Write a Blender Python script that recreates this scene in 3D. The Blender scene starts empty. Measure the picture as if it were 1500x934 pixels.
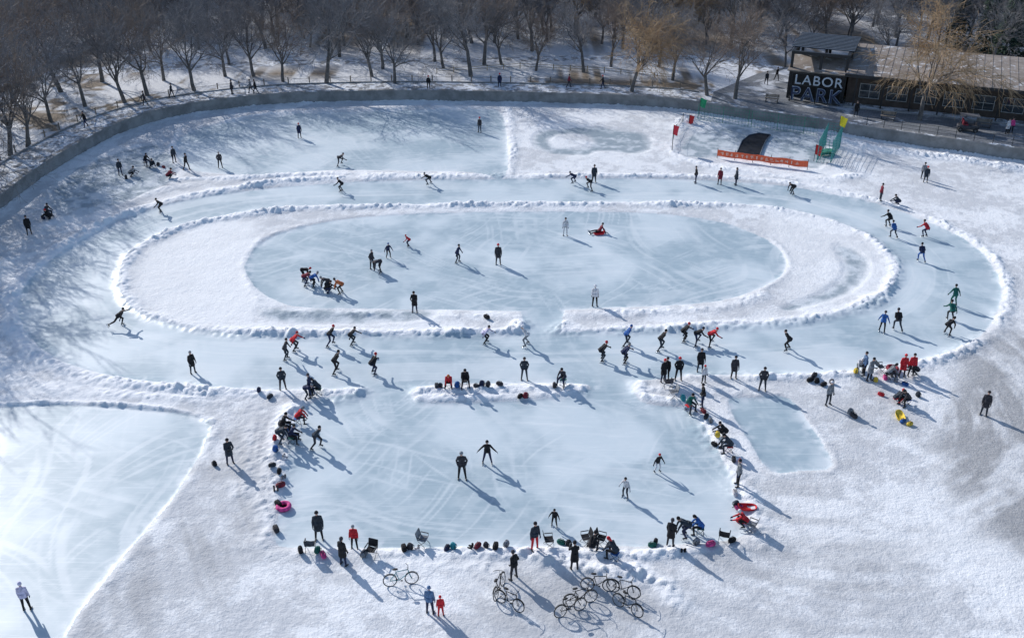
import bpy, math, random
import numpy as np
from mathutils import Vector, Matrix
random.seed(7); np.random.seed(7)
R=math.radians
scene=bpy.context.scene
COL=scene.collection
# ---------------------------------------------------------------- camera
F=1450.0; V=787.0; TH=math.atan(V/F); HC=34.0
CT=math.cos(TH); Y0=467-V
def G(x,y,z=0.0):
    """survey point (sheet coordinates) -> plan position on the plane at height z"""
    s=y-Y0; h=HC-z
    return ((x-750)*h/(CT*s), h*(F/(CT*CT*s)-math.tan(TH)))
cam=bpy.data.cameras.new('camera'); camo=bpy.data.objects.new('camera',cam); COL.objects.link(camo)
cam.sensor_width=36; cam.lens=F/1500*36; cam.clip_end=4000; cam.clip_start=0.5
camo.location=(0,0,HC); camo.rotation_euler=(math.pi/2-TH,0,0)
scene.camera=camo
# ---------------------------------------------------------------- light
sd=Vector((-0.66,0.75,0)).normalized(); EL=R(28)
tosun=Vector((sd.x*math.cos(EL),sd.y*math.cos(EL),math.sin(EL)))
sl=bpy.data.lights.new('sun','SUN'); sl.energy=4.4; sl.angle=R(0.5); sl.color=(1,.967,.93)
so=bpy.data.objects.new('sun',sl); COL.objects.link(so); so.rotation_euler=tosun.to_track_quat('Z','Y').to_euler(); so.location=(-60,80,60)
w=bpy.data.worlds.new('World'); scene.world=w; w.use_nodes=True
nt=w.node_tree; sky=nt.nodes.new('ShaderNodeTexSky'); sky.sky_type='NISHITA'; sky.sun_disc=False
sky.sun_elevation=EL; sky.sun_rotation=math.atan2(sd.x,sd.y); sky.ozone_density=2.6; sky.dust_density=.7
bg=nt.nodes['Background']; bg.inputs[1].default_value=0.15
nt.links.new(sky.outputs[0],bg.inputs[0])
scene.view_settings.view_transform='Standard'; scene.view_settings.look='None'; scene.view_settings.exposure=0
# ---------------------------------------------------------------- node helper
class NT:
    def __init__(s,name):
        s.m=bpy.data.materials.new(name); s.m.use_nodes=True; s.t=s.m.node_tree
        s.b=s.t.nodes['Principled BSDF']
        s.geo=s.t.nodes.new('ShaderNodeNewGeometry')
        s.pos=s.geo.outputs['Position']
    def put(s,sock,v):
        if isinstance(v,bpy.types.NodeSocket): s.t.links.new(v,sock)
        elif isinstance(v,(tuple,list)):
            v=list(v)
            if sock.type=='RGBA' and len(v)==3: v.append(1)
            sock.default_value=v
        else: sock.default_value=v
    def math(s,op,a,b=0,c=0,clamp=False):
        n=s.t.nodes.new('ShaderNodeMath'); n.operation=op; n.use_clamp=clamp
        s.put(n.inputs[0],a); s.put(n.inputs[1],b); s.put(n.inputs[2],c); return n.outputs[0]
    def noise(s,scale,detail=3,rough=.55,vec=None,dist=0):
        n=s.t.nodes.new('ShaderNodeTexNoise'); n.inputs['Scale'].default_value=scale; n.inputs['Detail'].default_value=detail
        n.inputs['Roughness'].default_value=rough; n.inputs['Distortion'].default_value=dist
        s.put(n.inputs['Vector'],vec if vec is not None else s.pos); return n.outputs[0]
    def mapping(s,scale=(1,1,1),rot=(0,0,0),vec=None):
        n=s.t.nodes.new('ShaderNodeMapping'); n.inputs['Scale'].default_value=scale; n.inputs['Rotation'].default_value=rot
        s.put(n.inputs['Vector'],vec if vec is not None else s.pos); return n.outputs[0]
    def ss(s,v,a,b,lo=0,hi=1):
        n=s.t.nodes.new('ShaderNodeMapRange'); n.interpolation_type='SMOOTHSTEP'
        s.put(n.inputs['Value'],v)
        n.inputs['From Min'].default_value=a; n.inputs['From Max'].default_value=b
        n.inputs['To Min'].default_value=lo; n.inputs['To Max'].default_value=hi; return n.outputs[0]
    def mix(s,f,a,b):
        n=s.t.nodes.new('ShaderNodeMix'); n.data_type='RGBA'
        s.put(n.inputs[0],f); s.put(n.inputs[6],a); s.put(n.inputs[7],b); return n.outputs[2]
    def attr(s,name):
        n=s.t.nodes.new('ShaderNodeAttribute'); n.attribute_name=name; return n.outputs['Fac']
    def sep(s,v=None):
        n=s.t.nodes.new('ShaderNodeSeparateXYZ'); s.put(n.inputs[0],v if v is not None else s.pos); return n.outputs
    def bump(s,h,strength,dist):
        n=s.t.nodes.new('ShaderNodeBump'); s.put(n.inputs['Height'],h); s.put(n.inputs['Strength'],strength); n.inputs['Distance'].default_value=dist
        s.t.links.new(n.outputs[0],s.b.inputs['Normal'])
    def set(s,**k):
        for a,v in k.items(): s.put(s.b.inputs[{'color':'Base Color','rough':'Roughness','metal':'Metallic','spec':'Specular IOR Level'}[a]],v)
        return s.m
_mc={}
def simple(name,c,rough=.6,var=.25,scale=6,metal=0,spec=.4):
    key=(name,c,rough,metal)
    if key in _mc: return _mc[key]
    n=NT(name); tc=n.t.nodes.new('ShaderNodeTexCoord').outputs['Object']
    f=n.noise(scale,2,.6,tc)
    a=tuple(x*(1-var) for x in c); b=tuple(min(1,x*(1+var)) for x in c)
    n.set(color=n.mix(n.ss(f,.3,.7),a,b),rough=rough,metal=metal,spec=spec)
    _mc[key]=n.m; return n.m
# ---------------------------------------------------------------- mesh helpers
class MB:
    def __init__(s): s.v=[]; s.f=[]; s.mi=[]
    def add(s,vs,fs,m=0):
        o=len(s.v); s.v+= [tuple(p) for p in vs]; s.f+=[tuple(i+o for i in f) for f in fs]; s.mi+=[m]*len(fs)
    def tube(s,p0,p1,r0,r1=None,n=6,m=0,caps=True):
        if r1 is None: r1=r0
        p0=Vector(p0); p1=Vector(p1); d=(p1-p0)
        if d.length<1e-6: return
        d.normalize(); a=Vector((0,0,1)) if abs(d.z)<.9 else Vector((1,0,0))
        u=d.cross(a).normalized(); w_=d.cross(u)
        vs=[]
        for p,r in((p0,r0),(p1,r1)):
            for i in range(n):
                t=2*math.pi*i/n; vs.append(p+u*math.cos(t)*r+w_*math.sin(t)*r)
        fs=[(i,i+n,(i+1)%n+n,(i+1)%n) for i in range(n)]
        if caps: fs+=[tuple(range(n)),tuple(reversed(range(n,2*n)))]
        s.add(vs,fs,m)
    def path(s,pts,r,n=6,m=0):
        for a,b in zip(pts[:-1],pts[1:]): s.tube(a,b,r,r,n,m)
    def box(s,c,d,rz=0,m=0):
        cx,cy,cz=c; x,y,z=d[0]/2,d[1]/2,d[2]/2; ca,sa=math.cos(rz),math.sin(rz)
        vs=[]
        for k in(-z,z):
            for (i,j) in((-x,-y),(x,-y),(x,y),(-x,y)):
                vs.append((cx+i*ca-j*sa,cy+i*sa+j*ca,cz+k))
        s.add(vs,[(3,2,1,0),(4,5,6,7),(0,1,5,4),(1,2,6,5),(2,3,7,6),(3,0,4,7)],m)
    def ring(s,c,R_,r,axis='y',n=24,k=6,m=0):
        vs=[];fs=[]
        for i in range(n):
            a=2*math.pi*i/n
            for j in range(k):
                b=2*math.pi*j/k; rr=R_+r*math.cos(b)
                x,z,y=rr*math.cos(a),rr*math.sin(a),r*math.sin(b)
                if axis=='y': p=(c[0]+x,c[1]+y,c[2]+z)
                elif axis=='z': p=(c[0]+x,c[1]+z,c[2]+y)
                else: p=(c[0]+y,c[1]+x,c[2]+z)
                vs.append(p)
        for i in range(n):
            for j in range(k):
                fs.append((i*k+j,((i+1)%n)*k+j,((i+1)%n)*k+(j+1)%k,i*k+(j+1)%k))
        s.add(vs,fs,m)
    def blob(s,c,d,e=.5,n=14,k=9,m=0,seed=0,jit=0):
        rnd=random.Random(seed); vs=[];fs=[]
        sg=lambda v,p: math.copysign(abs(v)**p,v)
        for j in range(k+1):
            b=-math.pi/2+math.pi*j/k
            for i in range(n):
                a=2*math.pi*i/n; q=1+jit*(rnd.random()-.5)
                vs.append((c[0]+d[0]/2*sg(math.cos(b),e)*sg(math.cos(a),e)*q,c[1]+d[1]/2*sg(math.cos(b),e)*sg(math.sin(a),e)*q,c[2]+d[2]/2*sg(math.sin(b),e)))
        for j in range(k):
            for i in range(n): fs.append((j*n+i,j*n+(i+1)%n,(j+1)*n+(i+1)%n,(j+1)*n+i))
        s.add(vs,fs,m)
    def mesh(s,name,nm=1,smooth=False):
        me=bpy.data.meshes.new(name); me.from_pydata(s.v,[],s.f); 
        for i in range(nm): me.materials.append(None)
        me.polygons.foreach_set('material_index',s.mi)
        if smooth: me.polygons.foreach_set('use_smooth',[True]*len(s.f))
        me.update(); return me
def place(name,me,mats,loc=(0,0,0),rz=0,sc=1,parent=None,col=None):
    o=bpy.data.objects.new(name,me); (col or COL).objects.link(o)
    o.location=loc; o.rotation_euler=(0,0,rz); o.scale=(sc,sc,sc) if not isinstance(sc,tuple) else sc
    for i,m in enumerate(mats):
        o.material_slots[i].link='OBJECT'; o.material_slots[i].material=m
    if parent: o.parent=parent
    return o
def empty(name,loc=(0,0,0),rz=0):
    o=bpy.data.objects.new(name,None); COL.objects.link(o); o.location=loc; o.rotation_euler=(0,0,rz); o.empty_display_size=.3; return o
# ---------------------------------------------------------------- plan curves
def crom(P,closed=True,n=4):
    P=[np.array(p,float) for p in P]; m=len(P); out=[]
    rng=range(m) if closed else range(m-1)
    for i in rng:
        if closed: a,b,c,d=P[i-1],P[i],P[(i+1)%m],P[(i+2)%m]
        else: a,b,c,d=P[max(i-1,0)],P[i],P[i+1],P[min(i+2,m-1)]
        for k in range(n):
            t=k/n; out.append(.5*((2*b)+(c-a)*t+(2*a-5*b+4*c-d)*t*t+(3*b-a-3*c+d)*t**3))
    if not closed: out.append(P[-1])
    return np.array(out)
def C(pts,closed=True,n=4): return crom([G(*p) for p in pts],closed,n)
PARK=1.2
wall_pts=[(-420,900),(-300,640),(-190,470),(-90,375),(0,310),(60,264),(120,227),(180,196),(250,174),(330,161),(420,153),(560,149),(700,150),(830,153),(960,158),(1030,167),(1110,179),(1200,192),(1265,203),(1350,216),(1500,238),(1700,266),(2100,330)]
wall=C(wall_pts,False,5)
# ---------------------------------------------------------------- ground grid
xs=np.concatenate([[-1500,-900,-500,-300,-180,-120,-90,-72],np.arange(-62,62,.115),[72,90,120,180,300,500,900,1500]])
ys=[-300,-100,-30,0,15,24]; y=29.5
while y<122:
    ys.append(y); y+=.08+(y-29.5)*.0021
ys=np.array(ys+[126,132,145,165,200,260,350,600,1100,2500]); nx,ny=len(xs),len(ys)
X,Yg=np.meshgrid(xs,ys)
_tab=np.random.RandomState(3).rand(512,512)
def vn(X,Y,wl,seed=0):
    x=X/wl+seed*17.3+1000; y=Y/wl+seed*31.7+1000
    i=np.floor(x).astype(int); j=np.floor(y).astype(int); fx=x-i; fy=y-j
    fx=fx*fx*(3-2*fx); fy=fy*fy*(3-2*fy); i%=512; j%=512; i1=(i+1)%512; j1=(j+1)%512
    return (_tab[j,i]*(1-fx)+_tab[j,i1]*fx)*(1-fy)+(_tab[j1,i]*(1-fx)+_tab[j1,i1]*fx)*fy
def fbm(X,Y,wl,o=3,seed=0,g=.55,rotate=True):
    s=0;a=1;t=0
    for k in range(o):
        an=.6+k*1.1+seed if rotate else 0; ca,sa=math.cos(an),math.sin(an)
        s=s+a*vn(X*ca-Y*sa,X*sa+Y*ca,wl/2**k,seed+k); t+=a; a*=g
    return s/t
def sdist(poly,closed=True,margin=4.0,pad=None):
    P=np.asarray(poly); out=np.full(X.shape,-margin if closed else margin)
    x0,y0=P.min(0)-margin; x1,y1=P.max(0)+margin
    i0,i1=np.searchsorted(xs,[x0,x1]); j0,j1=np.searchsorted(ys,[y0,y1])
    if i1<=i0 or j1<=j0: return out
    x=X[j0:j1,i0:i1]; y=Yg[j0:j1,i0:i1]; d2=np.full(x.shape,1e9); ins=np.zeros(x.shape,bool)
    m=len(P)
    for k in range(m if closed else m-1):
        a=P[k]; b=P[(k+1)%m]; ex,ey=b-a; L=ex*ex+ey*ey
        if L<1e-12: continue
        t=np.clip(((x-a[0])*ex+(y-a[1])*ey)/L,0,1)
        d2=np.minimum(d2,(x-a[0]-t*ex)**2+(y-a[1]-t*ey)**2)
        if closed:
            c=(a[1]>y)!=(b[1]>y)
            if ey!=0: ins^=c&(x<ex*(y-a[1])/ey+a[0])
    d=np.minimum(np.sqrt(d2),margin)
    out[j0:j1,i0:i1]=np.where(ins,d,-d) if closed else d
    return out
track=C([(745,263),(560,265),(430,273),(330,284),(240,302),(150,338),(75,382),(35,425),(27,458),(45,497),(90,530),(170,553),(280,567),(400,573),(520,574),(610,570),(735,566),(855,566),(935,560),(1010,552),(1090,551),(1200,549),(1290,541),(1380,521),(1440,490),(1464,450),(1466,420),(1450,385),(1410,350),(1340,318),(1280,298),(1200,281),(1120,270),(1000,263),(880,262)])
isl=C([(175,415),(182,385),(210,357),(270,331),(350,314),(450,304),(600,301),(800,298),(1000,298),(1120,303),(1200,318),(1270,345),(1308,378),(1315,405),(1290,435),(1230,458),(1150,472),(1000,480),(860,487),(800,489),(740,490),(600,491),(440,492),(320,488),(230,470),(187,445)])
oval=C([(362,405),(362,380),(385,354),(430,336),(520,319),(650,312),(800,310),(950,312),(1050,325),(1120,350),(1148,375),(1148,400),(1110,425),(1040,443),(930,450),(830,454),(760,456),(640,454),(500,452),(430,449),(385,430)])
gap=[G(*p) for p in[(762,440),(828,440),(822,500),(768,500)]]
rink=C([(428,640),(440,602),(480,584),(525,570),(600,555),(870,552),(935,560),(950,588),(1010,600),(1045,650),(1072,700),(1095,750),(1092,785),(1000,798),(830,802),(600,803),(440,803),(402,792),(412,730)])
bench=C([(607,573),(650,563),(740,562),(850,563),(858,573),(800,584),(680,590),(615,588)])
cornL=C([(300,569),(400,573),(520,571),(522,578),(470,586),(435,600),(380,640),(330,600)])
cornR=C([(933,560),(1010,553),(1100,552),(1110,580),(1010,596),(940,588)])
left_ice=C([(-300,597),(0,596),(80,593),(180,597),(270,607),(310,620),(302,650),(262,720),(205,790),(140,870),(100,930),(70,1010),(-400,1010)])
pool=C([(1065,588),(1105,583),(1155,584),(1185,622),(1222,682),(1175,690),(1128,692),(1098,648)],n=3)
upl=C([(290,190),(400,170),(560,163),(700,161),(734,166),(742,200),(740,261),(690,253),(600,251),(480,250),(400,257),(330,256),(270,245),(258,215)])
farl=C([(150,230),(230,210),(262,235),(262,255),(240,275),(150,310),(90,318),(70,290),(100,255)])
upr=C([(785,205),(800,192),(850,188),(900,190),(945,200),(940,222),(880,220),(850,226),(800,222)])
uphole=C([(800,210),(812,197),(850,195),(868,203),(862,216),(830,220)])
hock=C([(1005,205),(1040,190),(1150,188),(1200,205),(1195,245),(1100,230),(1010,228)])
sliver=C([(385,455),(440,457),(620,456),(610,466),(500,472),(410,470)])
cres=C([(1225,360),(1258,372),(1268,395),(1245,425),(1190,445),(1150,452),(1215,425),(1240,395)])
S=sdist
t_=S(track); i_=S(isl); o_=S(oval); g_=S(gap)
snowisl=np.minimum(i_,np.minimum(-o_,-g_))
ice=np.minimum(t_,-snowisl)
r_=S(rink); ice=np.maximum(ice,r_)
for p in (bench,cornL,cornR): ice=np.minimum(ice,-S(p))
le_=S(left_ice); po_=S(pool); up_=S(upl)
for p in (le_,po_,up_): ice=np.maximum(ice,p)
hk=S(hock); ur_=np.minimum(S(upr),-S(uphole)); fl_=S(farl)
thin=np.maximum.reduce([fl_,ur_+.5,S(sliver)+.5,S(cres)+.3,hk+.5])
pondpoly=np.vstack([wall,[[900,-280],[-900,-280]]])
pnd=S(pondpoly,margin=6.0)
ridge=np.zeros_like(X)
m9=.3+1.0*vn(X,Yg,2.3,9)*(.5+vn(X,Yg,7,4)); w5=.65+.7*vn(X,Yg,1.7,5)
def rd(pts,wd,h,closed=False,world=False):
    global ridge
    P=pts if world else C(pts,closed,3)
    d=np.abs(S(P,closed,margin=3.0))
    ridge=np.maximum(ridge,.54*h*np.exp(-(d/(.92*wd*w5))**2)*m9)
rd([(825,478),(835,487),(1000,481),(1150,473),(1230,459),(1290,436),(1313,405),(1306,378),(1268,346),(1200,320),(1120,305),(1000,300),(800,300),(600,303),(450,306),(350,316),(270,333),(212,359),(184,387),(178,415),(190,445),(232,468),(320,486),(440,489),(600,488),(740,487),(765,475)],.65,.5)
rd([(830,462),(930,459),(1050,452),(1120,432)],.6,.3)
rd([(380,440),(362,410),(360,380),(385,350),(440,332)],.35,.14)
rd([(1050,322),(1122,348),(1152,375),(1152,402),(1112,428)],.35,.16)
rd([(390,457),(500,460),(640,462),(760,465)],.5,.24)
rd([(1010,551),(1090,553),(1200,551),(1290,544),(1385,524),(1448,492),(1474,450),(1474,418),(1458,382),(1415,347),(1345,314),(1280,294),(1200,276),(1120,265),(1000,259),(880,258),(760,259)],.6,.4)
rd([(740,259),(560,260),(430,266),(330,279),(235,298),(145,333),(70,378),(28,422),(18,458),(35,500),(80,535),(165,559),(280,572),(380,578),(460,578),(520,575)],.75,.55)
rd([(-60,520),(10,545),(80,568),(200,580),(330,588)],.7,.2)
rd([(612,574),(700,573),(850,570)],.6,.45); rd([(615,584),(700,584),(850,576)],.5,.32)
rd([(938,563),(945,582),(1010,592)],.6,.4); rd([(950,572),(1010,570),(1080,575)],.8,.25)
rd([(520,577),(470,583),(425,600),(408,650),(398,700),(392,760),(395,790)],.9,.42)
rd([(380,590),(372,650),(360,720)],1.2,.2)
rd([(1015,600),(1048,648),(1078,700),(1105,750),(1108,790)],.8,.4)
rd([(400,812),(520,812),(640,812),(760,812),(900,815),(1000,810),(1110,800)],.5,.32)
rd([(790,820),(850,835),(930,840)],.7,.45); rd([(880,830),(960,850),(990,880)],.6,.25); rd([(560,822),(650,830),(740,838)],.6,.2)
rd([(745,162),(750,200),(748,262)],.6,.3)
rd([(250,264),(350,262),(450,257),(560,257),(700,258)],.6,.36)
rd([(-20,405),(20,370),(90,320),(180,295),(250,277),(330,266)],1.0,.2)
rd([(-50,592),(0,593),(80,590),(180,594),(270,604),(314,620)],.22,.24)
rd([(316,622),(306,652),(268,722),(212,792),(146,872),(105,932)],.4,.12)
rd([(1003,175),(985,205),(990,228),(1050,246),(1120,256),(1190,264),(1260,258)],.8,.36)
rd([(1225,205),(1300,222),(1400,234),(1500,248)],1.0,.65)
rd([(1065,590),(1098,648),(1128,692),(1175,692),(1224,684),(1187,622),(1155,582),(1105,581)],.3,.12,True)
rd(np.array([p+0 for p in wall]),1.0,.3,world=True)
rd([(262,190),(250,225),(256,250)],.6,.3); rd([(300,185),(400,167),(560,160),(700,158)],.5,.26)
rd([(100,285),(125,272),(165,270),(185,280),(160,292),(120,294)],.3,.14,True)
sm=lambda a,b,v:(lambda t:t*t*(3-2*t))(np.clip((v-a)/(b-a),0,1))
snow=sm(.2,-.3,ice)*sm(.3,-.3,thin)
lump=np.abs(fbm(X,Yg,.55,3,11,.72)-.5)*3.0
lump2=vn(X,Yg,.25,21)
Z=snow*(.03+.06*fbm(X,Yg,2.6,3,1)+.03*fbm(X,Yg,.4,2,2))+ridge*(.35+.85*lump+.5*lump2)
park=(sm(-.12,-.38,pnd))
Z=np.where(pnd<-.1,park*PARK,Z)
me=bpy.data.meshes.new('snowy_ground')
co=np.empty((nx*ny,3),np.float32); co[:,0]=X.ravel(); co[:,1]=Yg.ravel(); co[:,2]=Z.ravel()
me.vertices.add(nx*ny); me.vertices.foreach_set('co',co.ravel())
I=np.arange(nx*ny).reshape(ny,nx); q=np.stack([I[:-1,:-1],I[:-1,1:],I[1:,1:],I[1:,:-1]],-1).reshape(-1,4)
me.loops.add(q.size); me.loops.foreach_set('vertex_index',q.ravel().astype(np.int32))
me.polygons.add(len(q)); me.polygons.foreach_set('loop_start',np.arange(0,q.size,4,dtype=np.int32))
me.polygons.foreach_set('use_smooth',np.ones(len(q),bool)); me.update(calc_edges=True)
def att(n,a):
    A=me.attributes.new(n,'FLOAT','POINT'); A.data.foreach_set('value',a.astype(np.float32).ravel())
def soft(pts,w): return sm(-w,w*.6,S(C(pts),margin=w+.01))
dirt=np.maximum.reduce([soft([(1385,600),(1430,530),(1480,490),(1600,450),(1700,700),(1520,820),(1440,760),(1380,680)],3.4),
  .5*soft([(700,830),(950,850),(960,934),(760,934)],3), .5*soft([(1000,700),(1250,740),(1350,800),(1250,920),(950,900)],4),
  .65*soft([(320,640),(380,640),(370,800),(200,934),(110,934),(240,780)],2.5),.45*soft([(1230,580),(1360,540),(1380,640),(1250,680)],3)*(ice<0)])
def rot(a): ca,sa=math.cos(R(a)),math.sin(R(a)); return X*ca-Yg*sa,X*sa+Yg*ca
# large-scale wear patterns, measured on the grid
cx0,cy0=G(1150,560); rad_=np.hypot(X-cx0,Yg-cy0)+1.0*fbm(X,Yg,6,2,60); an_=np.arctan2(Yg-cy0,X-cx0)
streak=.62*fbm(rad_,an_*2.2,.8,4,31,.6,False)+.38*fbm(X,Yg,2.2,4,33)
dirtm=np.clip(dirt*sm(.36,.64,streak)*.85+.3*dirt*dirt,0,1)
edgen=(fbm(X,Yg,1.3,4,41)-.5)*.9
med=fbm(X,Yg,.7,3,42,.65); bigp=fbm(X,Yg,5,4,43)
cl=fbm(X+2*fbm(X,Yg,5,2,61),Yg,4.2,4,44); cl2=fbm(X,Yg,.9,3,45,.65)
istr=(t_>0)&(r_<.2)&(o_<0)&(snowisl<0)
trk=np.maximum(-i_,0)
lane=fbm(trk,X*.06+Yg*.05,.5,3,46,.7,False)
lane=np.where(istr,lane,.4)
scr=np.zeros_like(X)
for k,(an,l1,l2) in enumerate([(10,7,.22),(70,6,.22),(125,7,.2),(158,6,.24),(38,6,.22)]):
    a,b=rot(an); a=a+.5*vn(X,Yg,3,80+k); b=b+4.5*vn(X,Yg,9,90+k)+1.2*vn(X,Yg,4,95+k)
    scr=np.maximum(scr,sm(.66,.9,vn(a/l1,b/l2,1,100+k))*(.2+.8*sm(.4,.75,vn(X,Yg,4,110+k))))
scr=scr*np.where(istr,.4,1.0)*np.where(po_>0,.3,1)
sn=np.clip(sm(.38,.62,med*.8+bigp*.25)*.5+.5*sm(.40,.60,bigp),0,1)
att('icee',ice+edgen*.28); att('thinn',thin+edgen*1.3); att('ridge',ridge); att('dirt',dirtm); att('park',sm(-.1,-.3,pnd))
att('cl',cl); att('cl2',cl2); att('lane',lane); att('scr',scr); att('sn',sn)
tone=np.where(o_>0,1.3,0)+np.where((r_>.3),.1,0)+np.where(po_>0,1.6,0)+np.where(up_>0,.2,0)+.35*istr+1.5*(ur_>-.5)+1.1*(le_>0)
att('tone',tone)
att('bright',np.maximum(soft([(200,420),(220,370),(300,335),(370,330),(360,400),(380,450),(300,475),(230,460)],1.5),.7*soft([(1130,320),(1200,325),(1290,380),(1280,420),(1180,460),(1150,400)],1.5)))
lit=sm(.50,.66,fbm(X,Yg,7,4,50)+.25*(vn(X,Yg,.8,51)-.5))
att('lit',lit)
ground=bpy.data.objects.new('snowy_ground',me); COL.objects.link(ground)
def hz(x,y):
    i=int(np.clip(np.searchsorted(xs,x),1,nx-1)); j=int(np.clip(np.searchsorted(ys,y),1,ny-1))
    return float(Z[j-1:j+1,i-1:i+1].mean())
n=NT('snow_and_ice')
A=n.attr
fine=n.noise(8,3,.7); f2=n.math('SUBTRACT',fine,.5)
icem=n.ss(n.math('MULTIPLY_ADD',f2,.4,A('icee')),-.04,.10)
thinm=n.math('MULTIPLY',n.ss(n.math('MULTIPLY_ADD',f2,1.0,A('thinn')),-.2,.9),.85)
snowc=n.mix(n.ss(n.math('ADD',A('sn'),n.math('MULTIPLY',f2,1.9)),.1,.9),(.61,.62,.64),(.83,.84,.855))
snowc=n.mix(n.math('MULTIPLY',A('bright'),.8),snowc,(.88,.885,.89))
snowc=n.mix(n.ss(A('ridge'),.03,.18),snowc,(.86,.87,.89))
speck=n.ss(n.noise(21,1,.7),.65,.75)
snowc=n.mix(n.math('MULTIPLY',speck,.4),snowc,(.32,.31,.31))
snowc=n.mix(n.math('MULTIPLY',n.math('MULTIPLY',A('dirt'),n.ss(fine,.2,.55,.6,1)),.9),snowc,(.31,.31,.315))
cl=A('cl'); cl2=A('cl2')
icec=n.mix(n.ss(n.math('MULTIPLY_ADD',A('tone'),-.10,cl),.26,.66),(.36,.455,.51),(.60,.675,.715))
icec=n.mix(n.math('MULTIPLY',n.ss(cl2,.42,.75),.32),icec,(.66,.72,.75))
icec=n.mix(n.math('MULTIPLY',n.ss(A('lane'),.5,.75),.42),icec,(.75,.79,.81))
icec=n.mix(n.math('MULTIPLY',A('scr'),.36),icec,(.80,.83,.85))
tot=None
for k,(ang,sx,sy) in enumerate([(22,.25,9),(112,.3,10)]):
    vv=n.mapping((sx,sy,1),(0,0,R(ang)))
    l=n.ss(n.noise(1.0,2,.6,vv,1.2),.60,.68)
    tot=l if tot is None else n.math('MAXIMUM',tot,l)
icec=n.mix(n.math('MULTIPLY',tot,.24),icec,(.83,.86,.88))
edgew=n.ss(A('icee'),.9,.05)
icec=n.mix(n.math('MULTIPLY',n.math('MULTIPLY',edgew,n.ss(n.math('MULTIPLY_ADD',f2,.5,cl2),.42,.66)),.6),icec,(.74,.77,.80))
thinc=n.mix(n.ss(n.math('MULTIPLY_ADD',A('tone'),-.10,n.math('MULTIPLY_ADD',f2,.4,cl2)),.3,.7),(.24,.31,.36),(.60,.65,.69))
c=n.mix(thinm,snowc,thinc); c=n.mix(icem,c,icec)
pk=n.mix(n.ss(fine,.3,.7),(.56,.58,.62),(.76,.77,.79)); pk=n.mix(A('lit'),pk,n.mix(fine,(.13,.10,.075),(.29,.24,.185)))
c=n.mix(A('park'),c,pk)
wet=n.math('MULTIPLY',icem,n.math('SUBTRACT',1,A('park')))
n.set(color=c,rough=n.ss(wet,0,1,.85,.46),spec=n.ss(wet,0,1,.15,.3))
n.bump(n.noise(4.5,3,.75),n.ss(icem,0,1,.75,.03),.08)
me.materials.append(n.m)
# ---------------------------------------------------------------- sweeps along the bank
def sweep(name,P,prof,mat,closedprof=True):
    P=np.asarray(P); T=np.gradient(P,axis=0); T/=np.linalg.norm(T,axis=1)[:,None]; N=np.stack([-T[:,1],T[:,0]],1)
    k=len(prof); mb=MB(); vs=[]; fs=[]
    for p,nn in zip(P,N):
        for o,z in prof: vs.append((p[0]+nn[0]*o,p[1]+nn[1]*o,z))
    for i in range(len(P)-1):
        for j in range(k if closedprof else k-1):
            a=i*k+j;b=i*k+(j+1)%k; fs.append((a,a+k,b+k,b))
    mb.add(vs,fs); m=mb.mesh(name); return place(name,m,[mat])
def concrete(name,a,b,snowamt=.5,tint=(.70,.73,.78)):
    n=NT(name); base=n.mix(n.ss(n.noise(.7,5,.65),.3,.7),a,b)
    nz=n.sep(n.geo.outputs['Normal'])[2]
    sn=n.math('MULTIPLY',n.ss(nz,.5,.9),n.ss(n.noise(.9,5,.7),.62-snowamt*.3,.72-snowamt*.3))
    base=n.mix(sn,base,tint); n.set(color=base,rough=.85); n.bump(n.noise(12,3,.7),.4,.03); return n.m
cwall=concrete('bank_concrete',(.17,.17,.17),(.30,.30,.30),.4)
sweep('pond_wall',wall,[(0,-.3),(0,1.24),(-.07,1.243),(-.07,1.42),(.52,1.42),(.52,1.1)],cwall)
li=[i for i,p in enumerate(wall) if p[0]<G(1010,160)[0]]
wl=wall[:li[-1]+1]
pave=concrete('path_paving',(.20,.205,.215),(.33,.33,.335),.6)
sweep('promenade_path',wl,[(.52,PARK+.006),(4.2,PARK+.006)],pave,False)
sweep('promenade_kerb',wl,[(4.2,1.1),(4.2,1.33),(4.4,1.33),(4.4,1.1)],cwall)
def along(P,step):
    P=np.asarray(P); seg=np.linalg.norm(np.diff(P,axis=0),axis=1); s=np.concatenate([[0],np.cumsum(seg)]); out=[]
    for d in np.arange(0,s[-1],step):
        k=min(np.searchsorted(s,d,side='right')-1,len(seg)-1); t=(d-s[k])/seg[k]; p=P[k]*(1-t)+P[k+1]*t
        T=(P[k+1]-P[k])/seg[k]; out.append((p,T,np.array([-T[1],T[0]])))
    return out
def railing(name,P,off,z,mat,step=2.0,h=.95,rails=(.45,.9),pr=.05,rr=.022):
    mb=MB(); prev=None
    for p,T,N in along(P,step):
        q=p+N*off; mb.tube((q[0],q[1],z),(q[0],q[1],z+h),pr,pr,8)
        mb.blob((q[0],q[1],z+h),(pr*2.6,pr*2.6,pr*2.4),1,8,5)
        if prev is not None:
            for r in rails: mb.tube((prev[0],prev[1],z+r),(q[0],q[1],z+r),rr,rr,5)
        prev=q
    return place(name,mb.mesh(name),[mat])
dkmetal=simple('dark_metal',(.05,.055,.06),.5,metal=.3)
brownm=simple('brown_rail',(.20,.17,.14),.7)
railing('promenade_railing',wl,4.8,PARK,brownm,2.4,.7,(.55,),.07,.02)
rP=wall[[i for i,p in enumerate(wall) if G(1255,203)[0]<p[0]<75]]
railing('bank_railing',rP,.3,1.42,dkmetal,1.8,1.0,(.3,.65,.95),.035,.02)
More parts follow.
